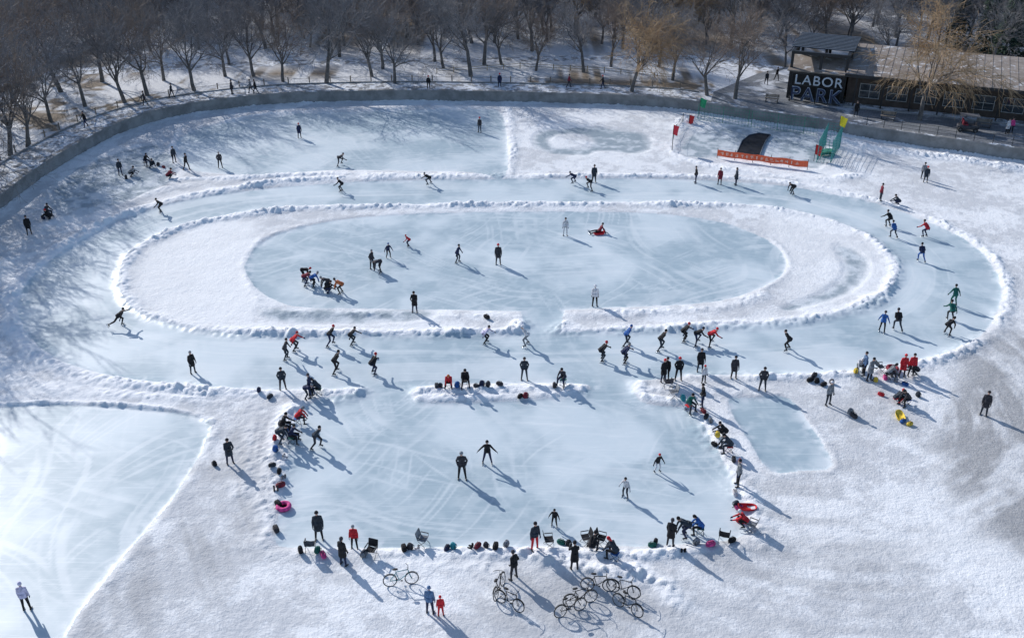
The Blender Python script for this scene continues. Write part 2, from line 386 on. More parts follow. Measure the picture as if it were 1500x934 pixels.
railing('park_fence',np.array([G(*p,PARK) for p in[(640,108),(760,100),(880,106),(1000,118)]]),0,PARK,simple('weathered_wood',(.30,.24,.15),.8),2.2,.7,(.3,.6),.05,.03)
def flat(name,pts,z,mat):
    mb=MB(); mb.add([(p[0],p[1],z) for p in pts],[tuple(range(len(pts)))]); return place(name,mb.mesh(name),[mat])
rw=[p for p in along(wall,2.0)]
edgep=[tuple(p+N*.52) for p,T,N in rw if G(1012,160)[0]<p[0]<80]
n=NT('plaza_paving'); base=n.mix(n.ss(n.noise(.4,5,.65),.3,.7),(.15,.165,.185),(.25,.26,.28))
br=n.t.nodes.new('ShaderNodeTexBrick'); n.put(br.inputs['Vector'],n.mapping((1,1,1),(0,0,R(-20)))); br.inputs['Scale'].default_value=1.2; br.inputs['Mortar Size'].default_value=.03
br.inputs['Color1'].default_value=(1,1,1,1); br.inputs['Color2'].default_value=(.86,.86,.86,1); br.inputs['Mortar'].default_value=(.6,.6,.6,1)
mx=n.t.nodes.new('ShaderNodeMix'); mx.data_type='RGBA'; mx.blend_type='MULTIPLY'; mx.inputs[0].default_value=1
n.put(mx.inputs[6],base); n.put(mx.inputs[7],br.outputs[0])
base=n.mix(n.math('MULTIPLY',n.ss(n.noise(.22,6,.7,None,.5),.52,.62),.8),mx.outputs[2],(.66,.69,.74)); n.set(color=base,rough=.8)
back=[G(*p,PARK) for p in[(1900,150),(1500,118),(1300,95),(1180,92),(1110,108),(1045,135)]]
flat('plaza_pavement',edgep+back,PARK+.009,n.m)
flat('park_path',[G(*p,PARK) for p in[(-500,128),(-200,113),(150,98),(420,88),(700,84),(1000,80),(1150,98),(1130,106),(1000,88),(700,91),(420,96),(150,108),(-200,126),(-500,145)]],PARK+.005,pave)
# ---------------------------------------------------------------- trees
def make_tree(name,seed,H,willow=False,spread=1.0,dens=1.0):
    rnd=random.Random(seed); mb=MB()
    def rv(): return Vector((rnd.gauss(0,1),rnd.gauss(0,1),rnd.gauss(0,1)))
    def grow(p,d,L,r,dep):
        ns=3 if dep<3 else 2; sd_=7 if dep==0 else(5 if dep<2 else 3); q=p; rr=r; pts=[]
        for k in range(ns):
            d=(d+rv()*(.07 if dep==0 else .16)+Vector((0,0,.05 if not willow or dep<3 else -.16))).normalized()
            q2=q+d*L/ns; r2=max(rr*(.86 if dep==0 else .72),.010)
            mb.tube(q,q2,rr,r2,sd_,0 if dep<3 else 1,False); pts.append((q,q2,rr)); q=q2; rr=r2
        if dep>=5: return
        nc=[rnd.randint(4,5),4,4,4,int(round(5*dens))][dep]
        for i in range(nc):
            if dep==0: a,b,r0=pts[-1]; base=a.lerp(b,.35+.65*rnd.random())
            else:
                a,b,r0=pts[rnd.choice([0,1,1,2] if ns==3 else [0,1,1])]; base=a.lerp(b,rnd.random())
            if i==0: base=q
            ax=d.cross(rv()).normalized(); ang=R(rnd.uniform(22,55))*spread if i else R(rnd.uniform(5,22))
            if dep==0: 
                az=2*math.pi*(i+rnd.random()*.6)/nc; ax=Vector((math.cos(az),math.sin(az),0)); ang=R(rnd.uniform(20,50))*spread if i else R(8)
            nd=Matrix.Rotation(ang,3,ax)@d
            nl=L*(rnd.uniform(.62,.85) if dep else rnd.uniform(.95,1.25))
            if dep==4: nl=rnd.uniform(.5,1.0)*(1.3 if willow else 1)
            grow(base,nd.normalized(),nl,max(r0*(.62 if dep else .6),.015),dep+1)
    grow(Vector((0,0,-.2)),Vector((rnd.gauss(0,.05),rnd.gauss(0,.05),1)).normalized(),H*.23,H*.017+.03,0)
    zs=max(v[2] for v in mb.v); k=H/zs; mb.v=[(a*k,b*k,c*k) for a,b,c in mb.v]
    return mb.mesh(name,2)
def bark(name,a,b):
    n=NT(name); n.set(color=n.mix(n.ss(n.noise(2.5,2,.7),.3,.7),a,b),rough=.9); return n.m
bk=bark('bark',(.08,.075,.073),(.16,.15,.145)); tw=bark('twigs',(.15,.145,.15),(.26,.245,.245))
tw2=bark('brown_twigs',(.18,.14,.115),(.29,.23,.19)); tww=bark('willow_twigs',(.30,.20,.11),(.46,.32,.19))
trees=[make_tree('bare_tree_mesh',s,12,False,sp) for s,sp in((1,1.0),(2,1.15),(5,.85),(8,1.05),(13,1.2))]
wills=[make_tree('willow_mesh',s,12,True,.9,1.4) for s in(3,6)]
def conif(seed):
    rnd=random.Random(seed); mb=MB(); mb.tube((0,0,0),(0,0,11),.2,.03,7)
    for i in range(2600):
        h=rnd.uniform(.8,11); rad=(1-(h/11.2))**.8*2.6*rnd.uniform(.35,1.05)*(1+.2*math.sin(h*5)); a=rnd.random()*6.283
        c=Vector((rad*math.cos(a),rad*math.sin(a),h-rad*.25)); s=.32
        d=Vector((math.cos(a),math.sin(a),-.3))*s*1.3; e=Vector((-math.sin(a),math.cos(a),rnd.uniform(-.4,.4)))*s*.45
        mb.add([c-d*.5-e,c-d*.5+e,c+d],[(0,1,2)],1)
    for i in range(90):
        h=rnd.uniform(1,10.5); rad=(1-(h/11.2))**.8*2.3; a=rnd.random()*6.283
        mb.tube((0,0,h),(rad*math.cos(a),rad*math.sin(a),h-rad*.25),.03,.01,3,0,False)
    return mb.mesh('pine_mesh',2)
cm=conif(4); ndl=bark('needles',(.02,.045,.03),(.05,.085,.05))
def T(px,py,kind='o',s=1.0,mesh=None,name=None):
    x,y=G(px,py,PARK)
    if kind=='o': place('bare_tree',trees[random.randrange(5)],[bk,random.choice([tw,tw,tw2])],(x,y,PARK),random.random()*6.28,s*random.uniform(.92,1.1))
    elif kind=='w': place('willow_tree',wills[random.randrange(2)],[bk,tww],(x,y,PARK),random.random()*6.28,s)
    else: place('pine_tree',cm,[bk,ndl],(x,y,PARK),random.random()*6.28,s)
for a in [(40,215,1.1),(-5,180,1.15),(75,178,1.05),(-45,250,1.3),(-75,285,1.3),(-110,320,1.35),(-150,350,1.3),(-40,200,1.2),(-90,235,1.25),(-200,390,1.3),(-260,430,1.3),(-120,275,1.2),(-180,310,1.3),(-240,350,1.3),(15,228,1.15),(125,156,1.05),(183,150,1.1),(216,140,1.05),(285,133,1.1),(330,112,1.1),(372,112,1.1),(415,120,.95),(478,122,1.05),(545,112,1.05),(578,122,1.02),(650,100,.95),(690,112,1.1),(735,95,.9),(785,104,.85),(855,106,.9),(895,98,.9),(240,118,1.1),(90,135,1.1),(20,150,1.1),(150,120,1.1),(55,115,1.1),(1036,140,.95),(985,118,.9),(965,98,.9),(1150,98,.8)]:
    T(a[0],a[1],'o',a[2])
T(925,134,'w',1.02); T(1077,145,'o',1.1); T(1347,176,'w',1.2); T(1450,100,'o',1.0); T(1300,96,'o',.9)
for a in[(1468,95,1),(1500,88,1.1),(1440,78,.9),(1400,70,.8),(1535,100,1),(1480,60,1)]: T(a[0],a[1],'c',a[2])
src=bpy.data.collections.new('distant_trees_source')
for yy in np.arange(131,240,5.2):
    for xx in np.arange(-135,135,5.6):
        if yy<139 and random.random()<.6: continue
        if yy>195 and random.random()<.4: continue
        if abs(xx)>yy*.62+6: continue
        x=xx+random.uniform(-2.7,2.7); y=yy+random.uniform(-2.5,2.5)
        if x>26 and y<138: continue
        r_n=random.random()
        if r_n<.06 and x>60: o=place('tree',cm,[bk,ndl],(x,y,PARK),random.random()*6.28,random.uniform(.8,1.1),col=src)
        elif r_n<.07: o=place('tree',wills[0],[bk,tww],(x,y,PARK),random.random()*6.28,random.uniform(.8,1),col=src)
        else: o=place('tree',random.choice(trees),[bk,random.choice([tw,tw,tw2])],(x,y,PARK),random.random()*6.28,random.uniform(.8,1.15),col=src)
e=empty('distant_trees'); e.instance_type='COLLECTION'; e.instance_collection=src
# ---------------------------------------------------------------- building
bx,by=G(1237,152,PARK); ex,ey=G(1500,180,PARK); ang=math.atan2(ey-by,ex-bx)
dark=simple('dark_brown_cladding',(.06,.045,.038),.7,.3,1.5); frame=simple('black_steel',(.018,.02,.024),.5)
glass=simple('window_glass',(.03,.04,.05),.08,.1,metal=0,spec=.8); wfr=simple('pale_window_frame',(.30,.30,.30),.6)
roofm=concrete('metal_roof',(.20,.165,.14),(.31,.265,.23),.25,(.55,.55,.56))
B=empty('park_pavilion_building',(bx,by,PARK),ang)
def part(name,mb,mats,nm=1): return place(name,mb.mesh(name,nm),mats,parent=B)
L=34; Dp=9.5; Hh=3.5
mb=MB(); mb.box((L/2,Dp/2,Hh/2),(L,Dp,Hh)); part('walls',mb,[dark])
mb=MB(); vs=[(-.3,-1.3,Hh+.05),(L+.5,-1.3,Hh+.05),(L+.5,Dp+.8,Hh+1.0),(-.3,Dp+.8,Hh+1.0)]
vs+=[(a,b,c+.22) for a,b,c in vs]; mb.add(vs,[(3,2,1,0),(4,5,6,7),(0,1,5,4),(1,2,6,5),(2,3,7,6),(3,0,4,7)]); 
for i in range(39): 
    x=-.1+i*.88; mb.add([(x,-1.3,Hh+.272),(x+.05,-1.3,Hh+.272),(x+.05,Dp+.8,Hh+1.222),(x,Dp+.8,Hh+1.222),(x,-1.3,Hh+.31),(x+.05,-1.3,Hh+.31),(x+.05,Dp+.8,Hh+1.26),(x,Dp+.8,Hh+1.26)],[(4,5,6,7),(0,1,5,4),(1,2,6,5),(3,0,4,7)])
part('roof',mb,[roofm])
mb=MB(); mb.box((L/2+.1,-1.37,Hh+.1),(L+.9,.1,.34)); part('fascia',mb,[frame])
wi=MB(); wf=MB(); po=MB()
for i in range(11):
    x=1.6+i*3.0
    wi.box((x+.9,-.03,1.75),(2.1,.05,1.5))
    for dx in(-.18,.9,1.98): wf.box((x+dx,-.07,1.75),(.07,.09,1.62))
    for dz in(.96,1.75,2.54): wf.box((x+.9,-.075,dz),(2.23,.075,.07))
    po.box((x-.6,-1.1,Hh/2),(.16,.16,Hh))
part('windows',wi,[glass]); part('window_frames',wf,[wfr]); part('porch_posts',po,[frame])
mb=MB(); mb.box((L/2,-.7,.09),(L,1.5,.16)); part('plinth',mb,[pave])
W2=6.5; D2=9; H2=5.5
mb=MB()
for x in(-W2,-W2/2,-.35):
    for y in(0.,D2/2,D2): mb.box((x,y,H2/2),(.3,.3,H2))
for y in(0.,D2): mb.box((-W2/2-.17,y,H2-.15),(W2,.36,.34)); mb.box((-W2/2-.17,y,3.2),(W2-.1,.26,.26))
for x in(-W2,-.35): mb.box((x,D2/2,H2-.13),(.36,D2,.3))
part('tower_frame',mb,[frame])
mb=MB(); mb.box((-W2/2-.15,D2/2+1.2,H2+.08),(W2+.5,D2-1.2,.08))
part('tower_roof',mb,[simple('roof_deck',(.012,.016,.022),.8)])
mb=MB()
for i in range(11): mb.box((-W2/2-.15,1.3+i*(D2-1.6)/10,H2+.26),(W2+.5,.2,.07))
part('roof_slats',mb,[simple('slat_metal',(.09,.12,.16),.7)])
mb=MB(); mb.box((-W2/2-.2,4.6,1.6),(W2-.4,7.6,3.0)); part('tower_infill',mb,[frame])
mb=MB(); vs=[(-W2-.3,-.9,3.35),(-.1,-.9,3.35),(-.1,5.2,4.2),(-W2-.3,5.2,4.2)]; vs+=[(a,b,c+.15) for a,b,c in vs]
mb.add(vs,[(3,2,1,0),(4,5,6,7),(0,1,5,4),(1,2,6,5),(2,3,7,6),(3,0,4,7)]); part('lower_canopy',mb,[roofm])
Sg=empty('labor_park_sign',(bx,by,PARK),ang)
def text(s,size,width,loc,mat,name,ex=.1,off=0):
    cu=bpy.data.curves.new(name,'FONT'); cu.body=s; cu.size=size; cu.extrude=ex; cu.offset=off; cu.align_x='CENTER'; cu.space_character=1.12
    o=bpy.data.objects.new(name,cu); COL.objects.link(o); bpy.context.view_layer.update()
    dg=bpy.context.evaluated_depsgraph_get(); m=bpy.data.meshes.new_from_object(o.evaluated_get(dg)); bpy.data.objects.remove(o)
    xs_=[v.co.x for v in m.vertices]; k=width/(max(xs_)-min(xs_)); m.materials.clear(); m.materials.append(None)
    o=place(name,m,[mat],loc,0,1,Sg); o.rotation_euler=(R(90),0,0); o.scale=(k,1,1); return o
lw=simple('letter_white',(.50,.55,.61),.5,.05); lo=simple('letter_edge',(.30,.36,.46),.5,.05); ln=simple('letter_navy',(.02,.035,.09),.5,.1)
text('LABOR',1.5,5.3,(-3.1,-1.5,2.15),lw,'letters_labor',.12,.0)
text('PARK',2.2,5.7,(-3.2,-1.5,.3),lo,'letters_park_outline',.08,.04)
text('PARK',2.2,5.6,(-3.2,-1.64,.3),ln,'letters_park',.05,-.02)
mb=MB()
for x in(-6.1,-3.2,-.5): mb.box((x,-1.3,1.7),(.1,.1,3.4))
for z in(.14,1.98,3.3): mb.box((-3.3,-1.34,z),(5.9,.07,.07))
place('sign_frame',mb.mesh('sign_frame'),[frame],parent=Sg)
# ---------------------------------------------------------------- banner, flags, netting
redb=simple('banner_red',(.78,.13,.05),.6,.1); whi=simple('banner_white',(.85,.62,.5),.6,.05)
def banner():
    a=Vector((*G(1050,233),0)); b=Vector((*G(1182,250),0)); d=(b-a); Ln=d.length; a_=math.atan2(d.y,d.x)
    E=empty('red_banner',a,a_); mb=MB(); nseg=60; vs=[];fs=[]
    for i in range(nseg+1):
        x=Ln*i/nseg; y=.05*math.sin(x*2.1); s=-.06*math.sin(x*math.pi*4/Ln)**2
        vs+=[(x,y,.35+s),(x,y,1.0+s)]
    fs=[(2*i,2*i+2,2*i+3,2*i+1) for i in range(nseg)]; mb.add(vs,fs); place('cloth',mb.mesh('cloth'),[redb],parent=E)
    mb=MB(); rnd=random.Random(2); x=.5
    while x<Ln-.6:
        y=.05*math.sin(x*2.1)-.05
        for k in range(4):
            if rnd.random()<.5: mb.box((x+rnd.uniform(-.08,.08),y-.002*k,.66+rnd.uniform(-.14,.14)),(.28,.012,.035))
            else: mb.box((x+rnd.uniform(-.1,.1),y-.014-.002*k,.66),(.035,.012,.32))
        x+=.5
    place('lettering',mb.mesh('lettering'),[whi],parent=E)
    mb=MB()
    for i in range(6): mb.tube((Ln*i/5,.08,0),(Ln*i/5,.08,1.15),.03,.03,6)
    place('posts',mb.mesh('posts'),[dkmetal],parent=E)
banner()
def flag(px,py,z,col,h,name):
    x,y=G(px,py,z); E=empty(name,(x,y,z),R(random.uniform(-15,25))); mb=MB(); mb.tube((0,0,0),(0,0,h),.03,.02,6); place('pole',mb.mesh('pole'),[dkmetal],parent=E)
    mb=MB(); vs=[]
    for i in range(9):
        for j in range(6):
            u=i/8; v=j/5; vs.append((u*.75*(1-.25*v)+.02,.12*math.sin(u*7+v*2),h-.05-v*1.0-u*.28))
    fs=[(i*6+j,(i+1)*6+j,(i+1)*6+j+1,i*6+j+1) for i in range(8) for j in range(5)]
    mb.add(vs,fs); place('cloth',mb.mesh('cloth',1,True),[simple('flag_cloth',col,.7,.1)],parent=E)
flag(984,222,0,(.6,.03,.05),2.9,'red_flag'); flag(1024,170,0,(.03,.35,.15),2.2,'green_flag'); flag(1009,183,0,(.6,.03,.03),1.2,'red_flag')
flag(1224,218,0,(.75,.62,.03),3.6,'yellow_flag'); flag(1192,236,0,(.6,.03,.03),1.8,'red_flag')
grn=simple('green_net',(.06,.26,.17),.6); teal=simple('teal_net',(.05,.28,.26),.6)
def net(name,pts,h,z,mat,cell=.35,r=.014):
    mb=MB()
    for a,b in zip(pts[:-1],pts[1:]):
        a=np.array(a);b=np.array(b);L_=np.linalg.norm(b-a);k=max(1,int(L_/cell))
        for i in range(k+1):
            p=a+(b-a)*i/k; rr=.035 if i%8==0 else r*.8; mb.tube((p[0],p[1],z),(p[0],p[1],z+h),rr,rr,4)
        for j in range(int(h/cell)+1): mb.tube((a[0],a[1],z+.05+j*cell),(b[0],b[1],z+.05+j*cell),r*.8,r*.8,4)
    return place(name,mb.mesh(name),[mat])
net('net_fence',[G(*p) for p in[(1022,176),(1100,187),(1196,199)]],1.9,0.05,grn)
net('net_fence',[G(*p) for p in[(1000,182),(986,205),(984,224)]],1.2,0.05,dkmetal,.5)
q=[G(*p) for p in[(1196,238),(1216,240),(1230,216),(1209,213),(1196,238)]]
net('net_gate_booth',q,2.4,0.02,teal,.3,.02)
mb=MB(); mb.box((0,0,.5),(1.6,.9,.1)); 
for x in(-.7,.7):
    for y in(-.35,.35): mb.box((x,y,.24),(.06,.06,.46))
mb.box((0,0,.2),(1.4,.7,.04)); x,y=G(1209,228); place('equipment_table',mb.mesh('table'),[grn],(x,y,0.03),.3)
# black patch on the ice: flat sheet with a raised paler lip, arched at the far end
L_pts=[G(*p) for p in [(1078,228),(1087,208),(1097,200),(1111,197),(1127,199)]]
R_pts=[G(*p) for p in [(1112,232),(1118,216),(1122,208),(1126,203),(1129,200)]]
mb=MB(); vs=[]
for a,b in zip(L_pts,R_pts): vs+=[(a[0],a[1],.15),(b[0],b[1],.15)]
mb.add(vs,[(2*i,2*i+1,2*i+3,2*i+2) for i in range(4)])
rim=[(p[0],p[1],.17) for p in L_pts]+[(p[0],p[1],.17) for p in reversed(R_pts)]
mb.path(rim,.05,6,1)
place('black_sheet',mb.mesh('black_sheet_mesh',2),[simple('sheet_black',(.012,.015,.022),.85,.3,2,spec=.15),simple('sheet_edge',(.10,.13,.17),.7)])
# ---------------------------------------------------------------- people
def capsule(p0,p1,r0,r1,n=12,flat=False,ell=1.0):
    p0=Vector(p0);p1=Vector(p1);d=p1-p0;L=d.length
    d=d.normalized() if L>1e-6 else Vector((0,0,1)); a=Vector((0,1,0)) if abs(d.y)<.9 else Vector((1,0,0))
    u=d.cross(a).normalized(); v=d.cross(u)
    rings=[]
    if flat: rings=[(0,r0*.02),(0.001,r0),(L,r1),(L+.001,r1*.02)]
    else:
        for k in range(5): t=math.pi/2*(1-k/4); rings.append((-r0*math.sin(t),max(r0*math.cos(t),r0*.03)))
        for k in range(5): t=math.pi/2*k/4; rings.append((L+r1*math.sin(t),max(r1*math.cos(t),r1*.03)))
    vs=[];m=len(rings)
    for h,r in rings:
        for i in range(n): t=2*math.pi*i/n; vs.append(p0+d*h+u*math.cos(t)*r+v*math.sin(t)*r*ell)
    fs=[(k*n+i,k*n+(i+1)%n,(k+1)*n+(i+1)%n,(k+1)*n+i) for k in range(m-1) for i in range(n)]
    fs+=[tuple(reversed(range(n))),tuple(range((m-1)*n,m*n))]
    return vs,fs
TOP,PANT,SHOE,SKIN,HAT,GLOVE,EYE,LIP,BLADE=range(9)
def dirv(p,a,s): p=R(p);a=R(a); return Vector((math.sin(p)*math.cos(a),s*math.sin(a),-math.cos(p)*math.cos(a)))
def person_mesh(name,torso=3,head=0,legs=((4,4,-1,4,1),(4,4,-1,4,1)),arms=((3,12,12,5),(3,12,12,5)),coat=False,skates=True,hair=False,seat=None):
    u=Vector((math.sin(R(torso)),0,math.cos(R(torso)))); f=Vector((math.cos(R(torso)),0,-math.sin(R(torso)))); l=Vector((0,1,0))
    hip=Vector((0,0,0)); prims=[]
    P=lambda a,b,r0,r1,lab,flat=False,ell=1.0: prims.append((Vector(a),Vector(b),r0,r1,lab,flat,ell))
    uw=Vector((math.sin(R(torso*1.12)),0,math.cos(R(torso*1.12))))
    mid=hip+u*.22; ch=mid+uw*.16; nb=ch+uw*.10
    for s in(1,-1):
        P(hip+l*s*.065,mid+l*s*.06,.115,.108,TOP); P(mid+l*s*.06,ch+l*s*.085,.108,.112,TOP)
        P(hip+l*s*.075-u*.03,hip+l*s*.075-u*.06,.105,.1,PANT)
    P(ch,nb,.10,.06,TOP); P(nb,nb+u*.05,.062,.058,TOP)
    ha=R(head); hu=Vector((math.sin(ha),0,math.cos(ha))); hf=Vector((math.cos(ha),0,-math.sin(ha)))
    P(nb,nb+uw*.03+hu*.06,.052,.05,SKIN)
    hc=nb+uw*.03+hu*.15
    P(hc+hu*.03-hf*.012,hc+hu*.028+hf*.01,.092,.086,'H'); P(hc-hu*.055+hf*.03,hc+hf*.02,.052,.075,'H')
    P(hc+hf*.088-hu*.005,hc+hf*.105-hu*.028,.010,.015,SKIN)
    for s in(1,-1): P(hc+l*s*.085-hu*.01,hc+l*s*.088+hu*.015,.018,.02,SKIN)
    P(hc+hu*.05-hf*.012,hc+hu*.06-hf*.01,.1,.094,HAT)
    if hair: P(hc-hf*.06,hc-hf*.07-hu*.12,.06,.035,HAT)
    lows=[];blades=[]
    for s,(tp,ta,sp,sa,pl) in zip((1,-1),legs):
        h=hip+l*s*.095-u*.02; k=h+dirv(tp,ta,s)*.43; a=k+dirv(sp,sa,s)*.41
        P(h,k,.092,.064,PANT); P(k,a,.064,.045,PANT)
        fd=Vector((1,.12*s,0)).normalized() if pl else Vector((math.cos(R(sp)),0,math.sin(R(sp))))
        dn=Vector((0,0,-1)) if pl else dirv(sp,0,s)
        P(a,a+dn*.03,.052,.048,SHOE); P(a+dn*.045-fd*.045,a+dn*.055+fd*.14,.043,.035,SHOE)
        lows.append((a+dn*.095).z); blades.append((a+dn*.095,fd,dn))
    for s,(up,ua,fp,fa) in zip((1,-1),arms):
        sh=ch+uw*.035+l*s*.165; e=sh+dirv(up,ua,s)*.28; w_=e+dirv(fp,fa,s)*.24
        P(ch+uw*.03+l*s*.05,sh,.085,.07,TOP); P(sh,e,.066,.052,TOP); P(e,w_,.052,.037,TOP)
        d=dirv(fp,fa,s); side=d.cross(Vector((0,s,0)));side=side.normalized() if side.length>.1 else Vector((1,0,0)); nrm=d.cross(side).normalized()
        P(w_+side*.014,w_+d*.085+side*.022,.024,.021,GLOVE); P(w_-side*.014,w_+d*.085-side*.022,.024,.021,GLOVE)
        for q_,ln_ in((-.034,.058),(-.012,.07),(.011,.074),(.033,.066)):
            b0=w_+d*.085+side*q_; b1=b0+d*ln_*.6+nrm*.01; b2=b1+d*ln_*.45+nrm*.03
            P(b0,b1,.0125,.012,GLOVE); P(b1,b2,.012,.0105,GLOVE)
        t0=w_+d*.03+side*.03; t1=t0+d*.035+side*.028; P(t0,t1,.015,.013,GLOVE); P(t1,t1+d*.03+side*.004,.013,.012,GLOVE)
    if coat:
        kd=(dirv(legs[0][0],0,1)+dirv(legs[1][0],0,1)).normalized()
        P(hip+u*.14,hip+kd*.36,.155,.185,TOP,True,.85)
    else: P(hip+u*.12,hip-u*.1,.155,.165,TOP,True,.8)
    low=min(lows)-(.075 if skates else 0)
    mb=MB()
    for a,b,r0,r1,lab,fl_,el in prims:
        vs,fs=capsule(a,b,r0,r1,14 if r0>.03 else 8,fl_,1/el if fl_ else 1); mb.add(vs,fs)
    m0=mb.mesh('tmp'); o=bpy.data.objects.new('tmp',m0); COL.objects.link(o)
    md=o.modifiers.new('r','REMESH'); md.mode='VOXEL'; md.voxel_size=.0115; md.use_smooth_shade=True
    s2=o.modifiers.new('s','SMOOTH'); s2.factor=.4; s2.iterations=2
    dg=bpy.context.evaluated_depsgraph_get(); m=bpy.data.meshes.new_from_object(o.evaluated_get(dg)); bpy.data.objects.remove(o)
    nf=len(m.polygons); cen=np.empty(nf*3,np.float32); m.polygons.foreach_get('center',cen); cen=cen.reshape(-1,3)
    best=np.full(nf,1e9); lab_=np.zeros(nf,int)
    for a,b,r0,r1,lab,fl_,el in prims:
        A_=np.array(a);d=np.array(b-a);L2=max(d@d,1e-9); t=np.clip((cen-A_)@d/L2,0,1); dist=np.linalg.norm(cen-A_-t[:,None]*d,axis=1)-(r0+(r1-r0)*t)
        if fl_: dist=np.where(((cen-A_)@d/L2>1.03),dist+.3,dist-.02)
        L_=99 if lab=='H' else lab; k=dist<best; best[k]=dist[k]; lab_[k]=L_
    H_=np.array(hc); q=cen-H_; qf=q@np.array(hf); qu=q@np.array(hu); ql=q[:,1]
    hm=lab_==99; lab_[hm]=np.where((qf[hm]>.02)&(qu[hm]<.045)|(qu[hm]<-.04),SKIN,HAT)
    hd=(lab_==SKIN)&(np.linalg.norm(q,axis=1)<.14)
    for s in(1,-1): lab_[hd&((ql-s*.033)**2+(qu-.008)**2<.0135**2)&(qf>.06)]=EYE
    lab_[hd&(np.abs(ql)<.024)&(np.abs(qu+.062)<.008)&(qf>.05)]=LIP
    nv=len(m.vertices); vv=np.empty(nv*3,np.float32); m.vertices.foreach_get('co',vv); vv=vv.reshape(-1,3); fcs=[tuple(p.vertices) for p in m.polygons]
    out=MB(); out.v=[tuple(map(float,p)) for p in vv]; out.f=fcs; out.mi=[int(i) for i in lab_]
    if skates:
        for c_,fd,dn in blades:
            sdv=fd.cross(dn).normalized()*.006
            def bx_(x0,x1,z0,z1,wd):
                w2=sdv*wd; vs=[c_+fd*x+dn*z+w2*k for z in(z0,z1) for (x,k) in((x0,-1),(x1,-1),(x1,1),(x0,1))]
                out.add(vs,[(3,2,1,0),(4,5,6,7),(0,1,5,4),(1,2,6,5),(2,3,7,6),(3,0,4,7)],BLADE)
            bx_(-.15,.25,.045,.075,.6); bx_(-.07,-.02,-.012,.046,2.5); bx_(.08,.14,-.012,.046,2.5)
    out.v=[(a,b,c-low) for a,b,c in out.v]
    r=out.mesh(name,9,True); bpy.data.meshes.remove(m); bpy.data.meshes.remove(m0); return r
st=((4,4,-1,4,1),(3,5,-2,5,1))
PM={
'stand':person_mesh('stand',3,5,st,((3,12,14,4),(-3,13,10,6)),skates=False),
'coat':person_mesh('coat',3,8,st,((4,14,22,2),(0,14,25,0)),coat=True,skates=False,hair=True),
'pocket':person_mesh('pocket',4,12,((6,7,-3,6,1),(1,6,-3,6,1)),((-18,20,38,-14),(-18,20,38,-14)),skates=False),
'phone':person_mesh('phone',6,18,st,((35,14,105,-18),(30,12,100,-22)),coat=True,skates=False),
'glide':person_mesh('glide',18,5,((24,7,-14,6,1),(14,7,-22,6,1)),((10,28,20,22),(-12,30,5,24))),
'sk1':person_mesh('sk1',58,15,((66,2,-24,3,1),(8,36,-20,38,1)),((-60,10,-112,-38),(38,22,62,4))),
'sk2':person_mesh('sk2',54,12,((6,34,-24,36,1),(64,3,-22,2,1)),((-58,10,-110,-40),(-58,10,-110,-40))),
'sk3':person_mesh('sk3',42,8,((50,6,-22,5,1),(40,8,-30,7,1)),((40,25,58,10),(-42,22,-20,10))),
'sk4':person_mesh('sk4',34,10,((44,5,-18,5,1),(10,16,-34,14,1)),((-35,12,-70,-40),(-35,12,-70,-40))),
'stride':person_mesh('stride',50,10,((44,4,-18,4,1),(-42,14,-72,10,0)),((62,42,80,30),(-40,50,-30,50))),
'bend':person_mesh('bend',86,60,((18,9,-10,8,1),(14,9,-12,8,1)),((8,6,14,2),(4,6,10,2))),
'kneebend':person_mesh('kneebend',62,30,((48,10,-24,8,1),(40,10,-26,8,1)),((28,6,10,-8),(30,6,12,-8))),
'sit':person_mesh('sit',22,25,((84,13,-6,6,1),(80,12,4,8,1)),((38,10,72,-10),(34,12,68,-12))),
'sitc':person_mesh('sitc',34,40,((82,10,-8,6,1),(84,14,0,8,1)),((45,6,30,-4),(42,6,28,-4)),skates=False,hair=True),
'crouch':person_mesh('crouch',38,25,((104,15,-44,10,1),(96,12,-42,8,1)),((52,8,66,-8),(48,8,60,-6)),skates=False),
'arms':person_mesh('arms',12,4,((16,12,-10,10,1),(12,13,-14,10,1)),((8,40,24,48),(-6,42,20,44))),
'walk':person_mesh('walk',6,4,((22,3,10,3,1),(-12,3,-28,3,0)),((-20,10,-4,6),(24,10,42,4)),skates=False),
'lie':person_mesh('lie',-28,-5,((86,12,80,8,0),(88,10,76,8,0)),((-40,22,-20,18),(-36,22,-22,18))),
}
CC=dict(k=(.014,.014,.017),n=(.018,.026,.07),b=(.03,.11,.34),r=(.55,.025,.035),g=(.012,.11,.09),w=(.62,.6,.62),l=(.5,.46,.6),y=(.68,.48,.06),e=(.20,.21,.23),o=(.5,.14,.05),m=(.20,.025,.04),p=(.6,.07,.25),t=(.03,.25,.3),s=(.10,.17,.30),d=(.045,.042,.05),c=(.03,.04,.055))
def cloth(c):
    return simple('cloth_'+c,CC[c],.75,.35,5,spec=.25)
skinm=simple('skin',(.55,.34,.26),.55,.08,20); shoeb=simple('skate_boot',(.02,.02,.022),.4); steel=simple('skate_blade',(.6,.6,.62),.25,metal=1)
eyem=simple('eye',(.02,.015,.012),.3); lipm=simple('lips',(.38,.16,.14),.5)
def pnd_in(x,y):
    i=int(np.clip(np.searchsorted(xs,x),1,nx-1)); j=int(np.clip(np.searchsorted(ys,y),1,ny-1)); return pnd[j,i]<-.05
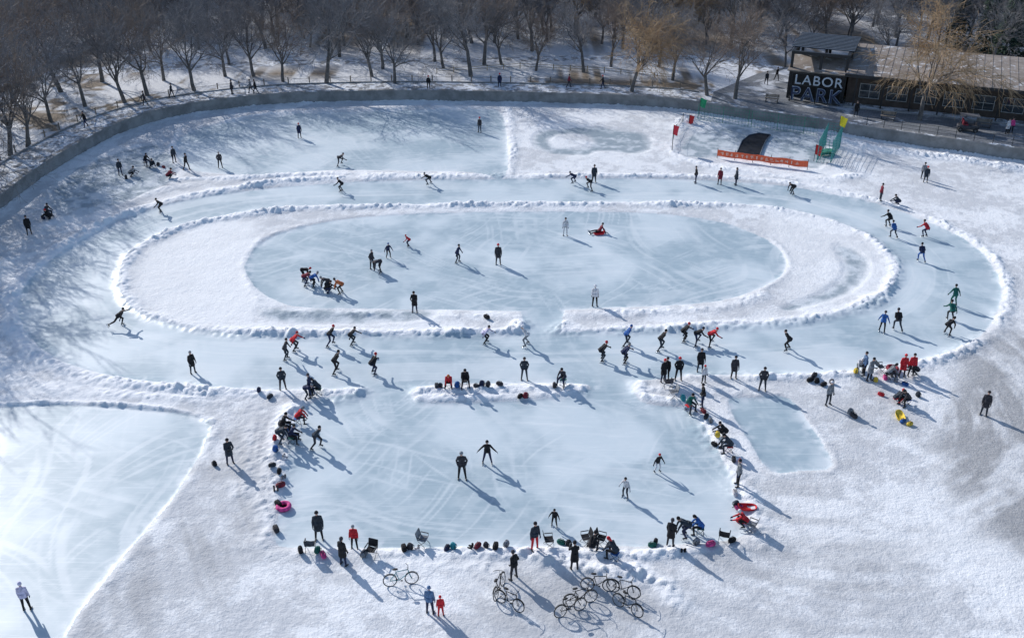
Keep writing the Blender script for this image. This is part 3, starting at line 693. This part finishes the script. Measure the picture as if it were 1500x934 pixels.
def person(px,py,pose,head,top='k',pant='k',hat='k',sc=1.0,name=None,dz=0):
    x,y=G(px,py); z=max(hz(x,y),0)+dz
    if pnd_in(x,y): x,y=G(px,py,PARK); z=PARK
    if top=='k': top=random.choice('kkkdc')
    if pant=='k': pant=random.choice('kkkcdn')
    if hat=='k': hat=random.choice('kkkkder')
    nm=name or {'coat':'bystander','stand':'bystander','pocket':'bystander','phone':'bystander','walk':'walking_person','sit':'seated_skater','sitc':'seated_person','crouch':'crouching_person','lie':'sledding_person'}.get(pose,'ice_skater')
    if sc<.82 and not name: nm='child_'+('skater' if nm=='ice_skater' else 'person')
    o=place(nm,PM[pose],[cloth(top),cloth(pant),shoeb,skinm,cloth(hat),cloth(random.choice('kken')),eyem,lipm,steel],(x,y,z),R(head),sc*random.uniform(.95,1.04))
    if pose in('sit','sitc'): place('camp_stool',PROP['stool'],[cloth(random.choice('bgkr')),dkmetal],(x-.02,y,z),R(head))
    return o
# ---------------------------------------------------------------- props
PROP={}
mb=MB(); mb.box((0,0,.385),(.36,.34,.03))
for s in(1,-1): mb.tube((-.17,s*.16,0),(.17,s*.16,.37),.012,.012,6,1); mb.tube((.17,s*.16,0),(-.17,s*.16,.37),.012,.012,6,1)
for x in(-.17,.17): mb.tube((x,-.16,.01),(x,.16,.01),.012,.012,6,1)
PROP['stool']=mb.mesh('camp_stool',2)
mb=MB(); mb.blob((0,0,.2),(.34,.26,.42),.55,jit=.06); mb.blob((.12,0,.15),(.16,.22,.22),.5); mb.blob((0,0,.4),(.26,.2,.1),.8)
for s in(1,-1): mb.path([(-.11,s*.08,.38),(-.2,s*.09,.3),(-.21,s*.1,.15),(-.13,s*.11,.04)],.016,6,1)
mb.path([(0,-.04,.43),(0,0,.48),(0,.04,.43)],.012,6,1); PROP['backpack']=mb.mesh('backpack',2,True)
mb=MB(); mb.blob((0,0,.15),(.58,.3,.3),.6,jit=.08)
for s in(1,-1): mb.path([(-.14,s*.12,.22),(-.12,s*.08,.36),(.12,s*.08,.36),(.14,s*.12,.22)],.014,6,1)
mb.box((0,0,.302),(.44,.02,.012),0,1); PROP['duffel']=mb.mesh('duffel',2,True)
mb=MB()
for s in(1,-1):
    mb.tube((-.25,s*.25,0),(.2,s*.25,.45),.013,.013,6,1); mb.tube((.25,s*.25,0),(-.2,s*.25,.45),.013,.013,6,1); mb.tube((-.2,s*.25,.45),(-.3,s*.25,.85),.013,.013,6,1); mb.box((0,s*.26,.62),(.42,.05,.025),0,1)
    mb.tube((.2,s*.25,.45),(.2,s*.25,.62),.012,.012,6,1)
vs=[];k=6
for i in range(k+1):
    x=-.2+.42*i/k; vs+=[(x,-.24,.45),(x,0,.41),(x,.24,.45)]
mb.add(vs,[(3*i+j,3*i+3+j,3*i+4+j,3*i+j+1) for i in range(k) for j in(0,1)])
mb.add([(-.2,-.24,.45),(-.2,.24,.45),(-.3,.24,.86),(-.3,-.24,.86),(-.22,-.24,.45),(-.22,.24,.45),(-.32,.24,.86),(-.32,-.24,.86)],[(0,1,2,3),(7,6,5,4)]); PROP['chair']=mb.mesh('chair',2)
mb=MB(); vs=[];fs=[];n1=20
for k,(rr,z) in enumerate([(.0,.03),(.6,.03),(.85,.06),(1,.17),(1.06,.17),(1.06,.14),(.9,.02),(.0,.005)]):
    for i in range(n1):
        a=2*math.pi*i/n1; sg=lambda v:math.copysign(abs(v)**.7,v); vs.append((sg(math.cos(a))*.48*rr,sg(math.sin(a))*.25*rr,z+(.1*max(0,math.cos(a))**3*rr)))
for k in range(7):
    for i in range(n1): fs.append((k*n1+i,k*n1+(i+1)%n1,(k+1)*n1+(i+1)%n1,(k+1)*n1+i))
mb.add(vs,fs); mb.path([(.5,-.1,.2),(.8,0,.03),(.5,.1,.2)],.01,5,1); PROP['sled']=mb.mesh('sled',2,True)
mb=MB(); mb.ring((0,0,.12),.3,.12,'z',20,8); mb.box((0,0,.03),(.5,.5,.02),0,1); mb.path([(.35,0,.2),(.6,.1,.04),(.9,.05,.03)],.012,5,1); PROP['tube']=mb.mesh('tube',2,True)
mb=MB()
for s in(1,-1):
    mb.blob((.04,s*.09,.05),(.28,.1,.1),.7); mb.blob((-.05,s*.09,.14),(.12,.1,.2),.7)
    mb.ring((-.05,s*.09,.24),.045,.014,'z',10,5,1)
PROP['boots']=mb.mesh('boots',2,True)
mb=MB()
for x in(-.52,.52):
    mb.ring((x,0,.34),.325,.022,'y',28,6,1); mb.ring((x,0,.34),.3,.01,'y',28,5,2)
    mb.tube((x,-.04,.34),(x,.04,.34),.022,.022,8,2)
    for i in range(14): a=2*math.pi*i/14; mb.tube((x,.02*(-1)**i,.34),(x+.3*math.cos(a),0,.34+.3*math.sin(a)),.003,.003,3,2)
BB=(-.08,0,.3); ST=(-.22,0,.78); HT=(.36,0,.84); HB=(.4,0,.66)
for a,b in((BB,ST),(BB,HB),(ST,HT)): mb.tube(a,b,.019,.019,8)
for s in(1,-1):
    mb.tube((-.52,s*.05,.34),BB,.011,.011,6); mb.tube((-.52,s*.05,.34),(ST[0]+.01,s*.02,.72),.01,.01,6); mb.tube((.52,s*.05,.34),(HB[0],s*.03,.62),.013,.013,6)
mb.tube(HB,HT,.022,.022,8); mb.tube(HT,(.35,0,.98),.014,.014,6,2); mb.path([(.28,-.3,1.0),(.38,-.14,.99),(.38,.14,.99),(.28,.3,1.0)],.013,6,1)
mb.tube(ST,(-.24,0,.9),.013,.013,6,2); mb.blob((-.24,0,.93),(.27,.15,.07),.8,m=1); mb.ring(BB,.09,.008,'y',18,5,2)
for s in(1,-1): mb.tube((BB[0],s*.06,BB[2]),(BB[0]+s*.12,s*.06,BB[2]-s*.12),.011,.011,5,2); mb.box((BB[0]+s*.12,s*.11,BB[2]-s*.12),(.09,.09,.025),0,1)
for s in (1,-1):
    for k in range(10):
        x=(-.52,.52)[s>0]; a0=R(30+k*11); a1=R(41+k*11); mb.add([(x+.37*math.cos(a0),-.03,.34+.37*math.sin(a0)),(x+.37*math.cos(a0),.03,.34+.37*math.sin(a0)),(x+.37*math.cos(a1),.03,.34+.37*math.sin(a1)),(x+.37*math.cos(a1),-.03,.34+.37*math.sin(a1))],[(0,1,2,3)],1)
mb.tube((-.5,.06,.33),(-.35,.2,.02),.01,.01,5,2); PROP['bike']=mb.mesh('bicycle',3,True)
blackr=simple('rubber',(.015,.015,.016),.7); alum=simple('alloy',(.45,.46,.48),.35,metal=.8)
NAMES=dict(backpack='backpack',duffel='duffel_bag',chair='folding_chair',sled='plastic_sled',tube='snow_tube',boots='pair_of_boots',stool='camp_stool')
def prop(kind,px,py,c='k',rz=None,c2='k',sc=None):
    x,y=G(px,py); z=max(hz(x,y),0)
    m2=dkmetal if kind in('chair','stool') else cloth(c2)
    if c=='k': c=random.choice('kkcd')
    place(NAMES[kind],PROP[kind],[cloth(c),m2],(x,y,z-.01),R(rz if rz is not None else random.uniform(0,360)),sc or (random.uniform(.75,.95) if kind in('backpack','duffel') else 1))
def bike(px,py,rz,c='k'):
    x,y=G(px,py); z=max(hz(x,y),0); o=place('bicycle',PROP['bike'],[cloth(c),blackr,alum],(x,y,z-.01),R(rz)); o.rotation_euler=(R(-9),0,R(rz))
people=[
(439,202,'coat',-60,'n','k'),(703,194,'stand',-120,'k','k'),(323,246,'pocket',-60,'k','k'),(256,240,'stand',-40,'k','k'),(274,250,'walk',-20,'k','k'),(214,243,'sit',-30,'k','n'),(223,245,'crouch',-60,'k','k'),(177,257,'stand',-50,'k','n'),(191,258,'crouch',0,'e','k'),(246,262,'crouch',20,'m','k'),
(497,242,'sk1',0,'k','k'),(502,281,'sk3',180,'k','k'),(630,272,'sk1',180,'k','k'),(842,270,'sk1',180,'n','k'),(865,278,'sk2',180,'k','k','r'),(870,267,'coat',-90,'k','k'),
(1019,268,'pocket',180,'k','k'),(1054,270,'coat',-120,'m','k'),(1078,271,'coat',180,'k','k'),(1162,285,'kneebend',200,'k','k'),(1288,298,'stand',0,'m','k'),(1316,301,'crouch',180,'k','k'),(1355,268,'coat',-100,'k','k'),(1351,263,'stand',60,'e','k'),
(1302,333,'sk3',120,'k','k'),(1308,349,'sk4',110,'b','k'),(1356,348,'sk3',130,'r','k','k'),(1348,384,'sk4',90,'n','b'),(44,345,'coat',-60,'k','k'),(70,320,'sit',-20,'k','k'),(76,322,'crouch',200,'k','k','r'),(238,311,'sk3',215,'k','k'),
(252,143,'walk',0,'k','k'),(340,138,'coat',0,'k','k'),(375,138,'walk',180,'k','k'),(628,131,'stand',-90,'k','k'),(732,128,'coat',-90,'n','k'),(213,154,'walk',200,'k','k'),(1253,171,'coat',-90,'k','k'),(1122,124,'walk',-90,'k','k'),(1137,118,'walk',-60,'k','k'),(1480,195,'stand',-90,'p','k'),(1474,196,'coat',-60,'w','k'),(126,186,'walk',230,'k','k'),(833,128,'walk',0,'m','k'),(883,130,'walk',180,'k','k'),(368,136,'walk',180,'e','k'),
(600,361,'sk3',200,'r','k','r',.75),(569,378,'glide',-60,'n','k','b',.8),(545,393,'pocket',-30,'k','k'),(558,399,'bend',200,'k','k'),(444,411,'bend',10,'k','k','r'),(446,419,'kneebend',0,'m','k'),(457,421,'kneebend',20,'b','k'),(482,425,'kneebend',200,'k','k'),(502,431,'kneebend',170,'o','k'),(478,428,'crouch',0,'k','k'),
(670,385,'glide',-20,'n','k'),(730,387,'coat',-90,'k','k','k',1.08),(828,345,'stand',-90,'w','w','k'),(878,341,'lie',190,'m','k','k'),(608,458,'phone',-100,'k','k'),(871,449,'stand',90,'w','k','w'),
(176,478,'stride',20,'k','k'),(283,546,'coat',-40,'k','k'),(419,527,'glide',0,'k','k'),(430,514,'sk3',0,'r','k','r'),(484,506,'sk4',0,'k','k','r'),(514,505,'sk3',0,'k','k'),(491,546,'sk4',20,'k','k'),(545,549,'sk3',40,'k','k'),(415,573,'pocket',-70,'k','k'),(450,587,'kneebend',-30,'n','k'),(456,585,'stand',180,'n','k'),(468,580,'sitc',180,'k','k'),
(709,503,'sk3',-10,'l','k','k'),(772,507,'sk4',190,'w','e','w'),(768,556,'pocket',-90,'k','k'),(879,529,'sk3',10,'k','k'),(916,506,'sk4',0,'b','k','b'),(912,532,'sk3',10,'n','k'),(966,513,'sk4',0,'k','k'),(999,500,'sk3',0,'k','k'),(1018,503,'sk1',0,'k','k'),(1038,504,'sk1',0,'r','k','r'),
(1025,545,'coat',-90,'k','k'),(1030,563,'stand',-60,'w','k','r',.8),(971,560,'coat',-60,'k','k'),(976,556,'stand',-120,'k','k'),(993,558,'pocket',-90,'k','k'),(1074,556,'coat',-90,'k','k'),(1028,599,'pocket',180,'k','k'),(1154,514,'sk4',180,'k','k'),(1116,573,'pocket',-100,'k','k'),(1291,487,'glide',60,'b','k'),(1313,485,'sk4',90,'k','k'),
(1396,448,'glide',95,'g','g'),(1392,470,'sk3',90,'g','k'),(1385,491,'kneebend',30,'k','k'),
(1258,546,'sitc',-100,'w','k','w'),(1272,558,'phone',-60,'e','k'),(1264,552,'stand',180,'s','k'),(1300,556,'sitc',0,'e','k'),(1320,553,'coat',-90,'r','k','r'),(1333,552,'stand',-90,'r','k','k'),(1342,549,'crouch',180,'k','k'),(1212,594,'stand',-60,'e','k','w'),(1328,594,'sitc',200,'k','k'),(1310,590,'crouch',0,'k','r'),(1440,609,'coat',-120,'k','k'),
(1008,603,'sit',-60,'g','k'),(1068,664,'sitc',180,'k','k'),(1080,714,'stand',180,'e','k','k'),(1062,640,'crouch',180,'k','k'),(1092,771,'crouch',170,'r','k','w'),
(677,701,'pocket',-90,'k','k','k',1.1),(714,679,'arms',-90,'k','n'),(962,691,'glide',-60,'k','w','k',.8),(916,728,'glide',-120,'w','k','k',.82),(464,656,'sk4',-20,'k','k'),(338,681,'phone',-60,'k','k','k',1.05),
(437,622,'sitc',10,'r','k'),(416,640,'sit',0,'k','k'),(428,652,'sit',-10,'n','k'),(410,655,'kneebend',0,'k','k'),
(658,570,'sitc',-90,'r','k','o'),(681,569,'sit',-80,'k','k'),(825,567,'sit',-120,'k','k'),
(468,789,'coat',-80,'k','k','k',1.05),(503,829,'coat',60,'k','k','k',1.0),(520,804,'stand',-90,'r','k','k',.9),(783,809,'stand',-60,'k','r','k'),(812,770,'glide',-100,'k','k','k',.72),(753,849,'pocket',140,'k','k','k'),(841,839,'phone',100,'k','k'),(901,822,'sitc',150,'k','k'),(981,801,'coat',60,'k','k'),(1007,787,'kneebend',180,'k','k'),(1026,781,'sitc',170,'b','k'),(630,900,'stand',80,'s','n','s',1.0),(646,904,'stand',100,'r','r','r',.72),(40,893,'stand',100,'l','k','l',1.0),(866,812,'crouch',60,'k','k'),
]
for p in people: person(*p)
prop('sled',878,343,'r',10)
for p in [('backpack',315,683,'k'),('backpack',380,578,'n'),('duffel',396,585,'k'),('duffel',713,468,'k'),('backpack',405,668,'b'),('duffel',400,690,'k'),('backpack',410,698,'k'),('duffel',412,716,'m'),('tube',416,745,'p'),('duffel',408,742,'k'),('boots',405,722,'k'),('duffel',405,779,'k'),('backpack',412,630,'e'),('duffel',424,636,'b'),('backpack',432,644,'k'),('backpack',404,652,'r'),('boots',418,676,'w'),('boots',416,704,'e'),
('backpack',645,570,'k'),('duffel',698,571,'k'),('backpack',706,570,'n'),('backpack',715,571,'k'),('duffel',732,569,'k'),('backpack',770,584,'m'),('duffel',762,584,'k'),('backpack',670,572,'b'),('duffel',640,571,'k'),('backpack',812,572,'k'),
('backpack',441,812,'k'),('chair',456,808,'k'),('duffel',474,817,'p'),('backpack',466,812,'g'),('chair',545,816,'k'),('duffel',534,815,'e'),('duffel',592,807,'k'),('backpack',601,806,'k'),('chair',620,798,'e'),('duffel',655,806,'n'),('backpack',664,805,'t'),('duffel',700,805,'m'),('backpack',712,804,'k'),('duffel',726,806,'k'),('backpack',742,803,'e'),('boots',690,806,'k'),('boots',612,808,'w'),
('chair',804,800,'k'),('duffel',822,796,'g'),('backpack',833,800,'k'),('chair',858,796,'k'),('backpack',866,800,'k'),('chair',880,797,'k'),('duffel',893,801,'k'),('duffel',955,801,'g'),('backpack',960,796,'k'),('duffel',1040,803,'p'),('backpack',1020,798,'e'),('chair',1060,793,'k'),('duffel',1072,795,'k'),('boots',1000,812,'k'),
('backpack',1083,682,'r'),('duffel',1074,678,'k'),('backpack',1050,645,'y'),('duffel',1046,655,'k'),('duffel',1076,725,'w'),('sled',1094,747,'r'),('duffel',1082,745,'p'),('backpack',1078,742,'k'),('chair',1100,779,'e'),('duffel',1084,765,'r'),('backpack',1040,622,'e'),('duffel',1034,615,'k'),('chair',985,588,'e'),('chair',978,570,'k'),('backpack',1000,590,'t'),('duffel',1030,607,'m'),
('duffel',1186,560,'k'),('backpack',1196,562,'k'),('duffel',1206,566,'k'),('backpack',1218,563,'k'),('duffel',1192,555,'k'),('duffel',1250,612,'k'),('backpack',1245,607,'e'),('backpack',1282,560,'y'),('duffel',1290,580,'r'),('backpack',1252,552,'y'),('duffel',1296,556,'p'),('sled',1318,613,'y'),('duffel',1332,624,'y'),('duffel',1322,620,'b'),('backpack',1344,582,'k'),('duffel',1336,556,'w'),('backpack',1312,560,'e'),('chair',1288,548,'k'),('tube',1306,545,'m'),('duffel',1325,565,'b'),
('backpack',232,243,'k'),('duffel',240,246,'m'),('backpack',185,262,'k'),('duffel',64,322,'n')]: prop(*p)
for b in [(588,858,10,'t'),(733,868,72,'k'),(745,890,-35,'k'),(836,900,25,'k'),(850,886,15,'k'),(876,866,-5,'k'),(912,872,-25,'k'),(918,896,-40,'k')]: bike(*b)
x,y=G(1416,192,PARK); E=empty('utility_cart',(x,y,PARK),R(-15))
mb=MB(); mb.blob((0,0,.5),(2.2,1.1,.5),.4); mb.blob((.95,0,.75),(.5,1.05,.6),.5); mb.box((-.3,0,.8),(.5,1,.14),0,1); mb.box((-.55,0,1.05),(.12,1,.45),0,1); mb.box((0,0,1.75),(1.9,1.15,.06),0,2)
for a in(-.85,.85):
    for s in(-.5,.5): mb.tube((a,s,.6),(a*.95,s,1.74),.025,.025,6,2)
for a in(-.75,.75):
    for s in(-.5,.5): mb.ring((a,s,.26),.17,.09,'y',16,8,3); mb.tube((a,s-.05,.26),(a,s+.05,.26),.12,.12,10,2)
mb.ring((.5,-.2,1.05),.16,.015,'x',14,5,3)
place('body',mb.mesh('cart',4),[simple('cart_paint',(.05,.05,.06),.4),cloth('m'),simple('cart_frame',(.12,.12,.13),.5),blackr],parent=E)
mb=MB()
for i in range(4): mb.box((0,-.15+i*.11,.45),(1.6,.09,.04))
for i in range(3): mb.box((0,.27,.6+i*.12),(1.6,.03,.09))
for x_ in(-.65,.65): mb.box((x_,0,.21),(.06,.4,.42),0,1); mb.box((x_,.24,.45),(.05,.04,.84),0,1)
for (a,b) in((1300,176),(1440,187),(1130,150)):
    x,y=G(a,b,PARK); place('park_bench',mb.mesh('bench',2),[brownm,frame],(x,y,PARK+.01),ang)
print('people',len(people))
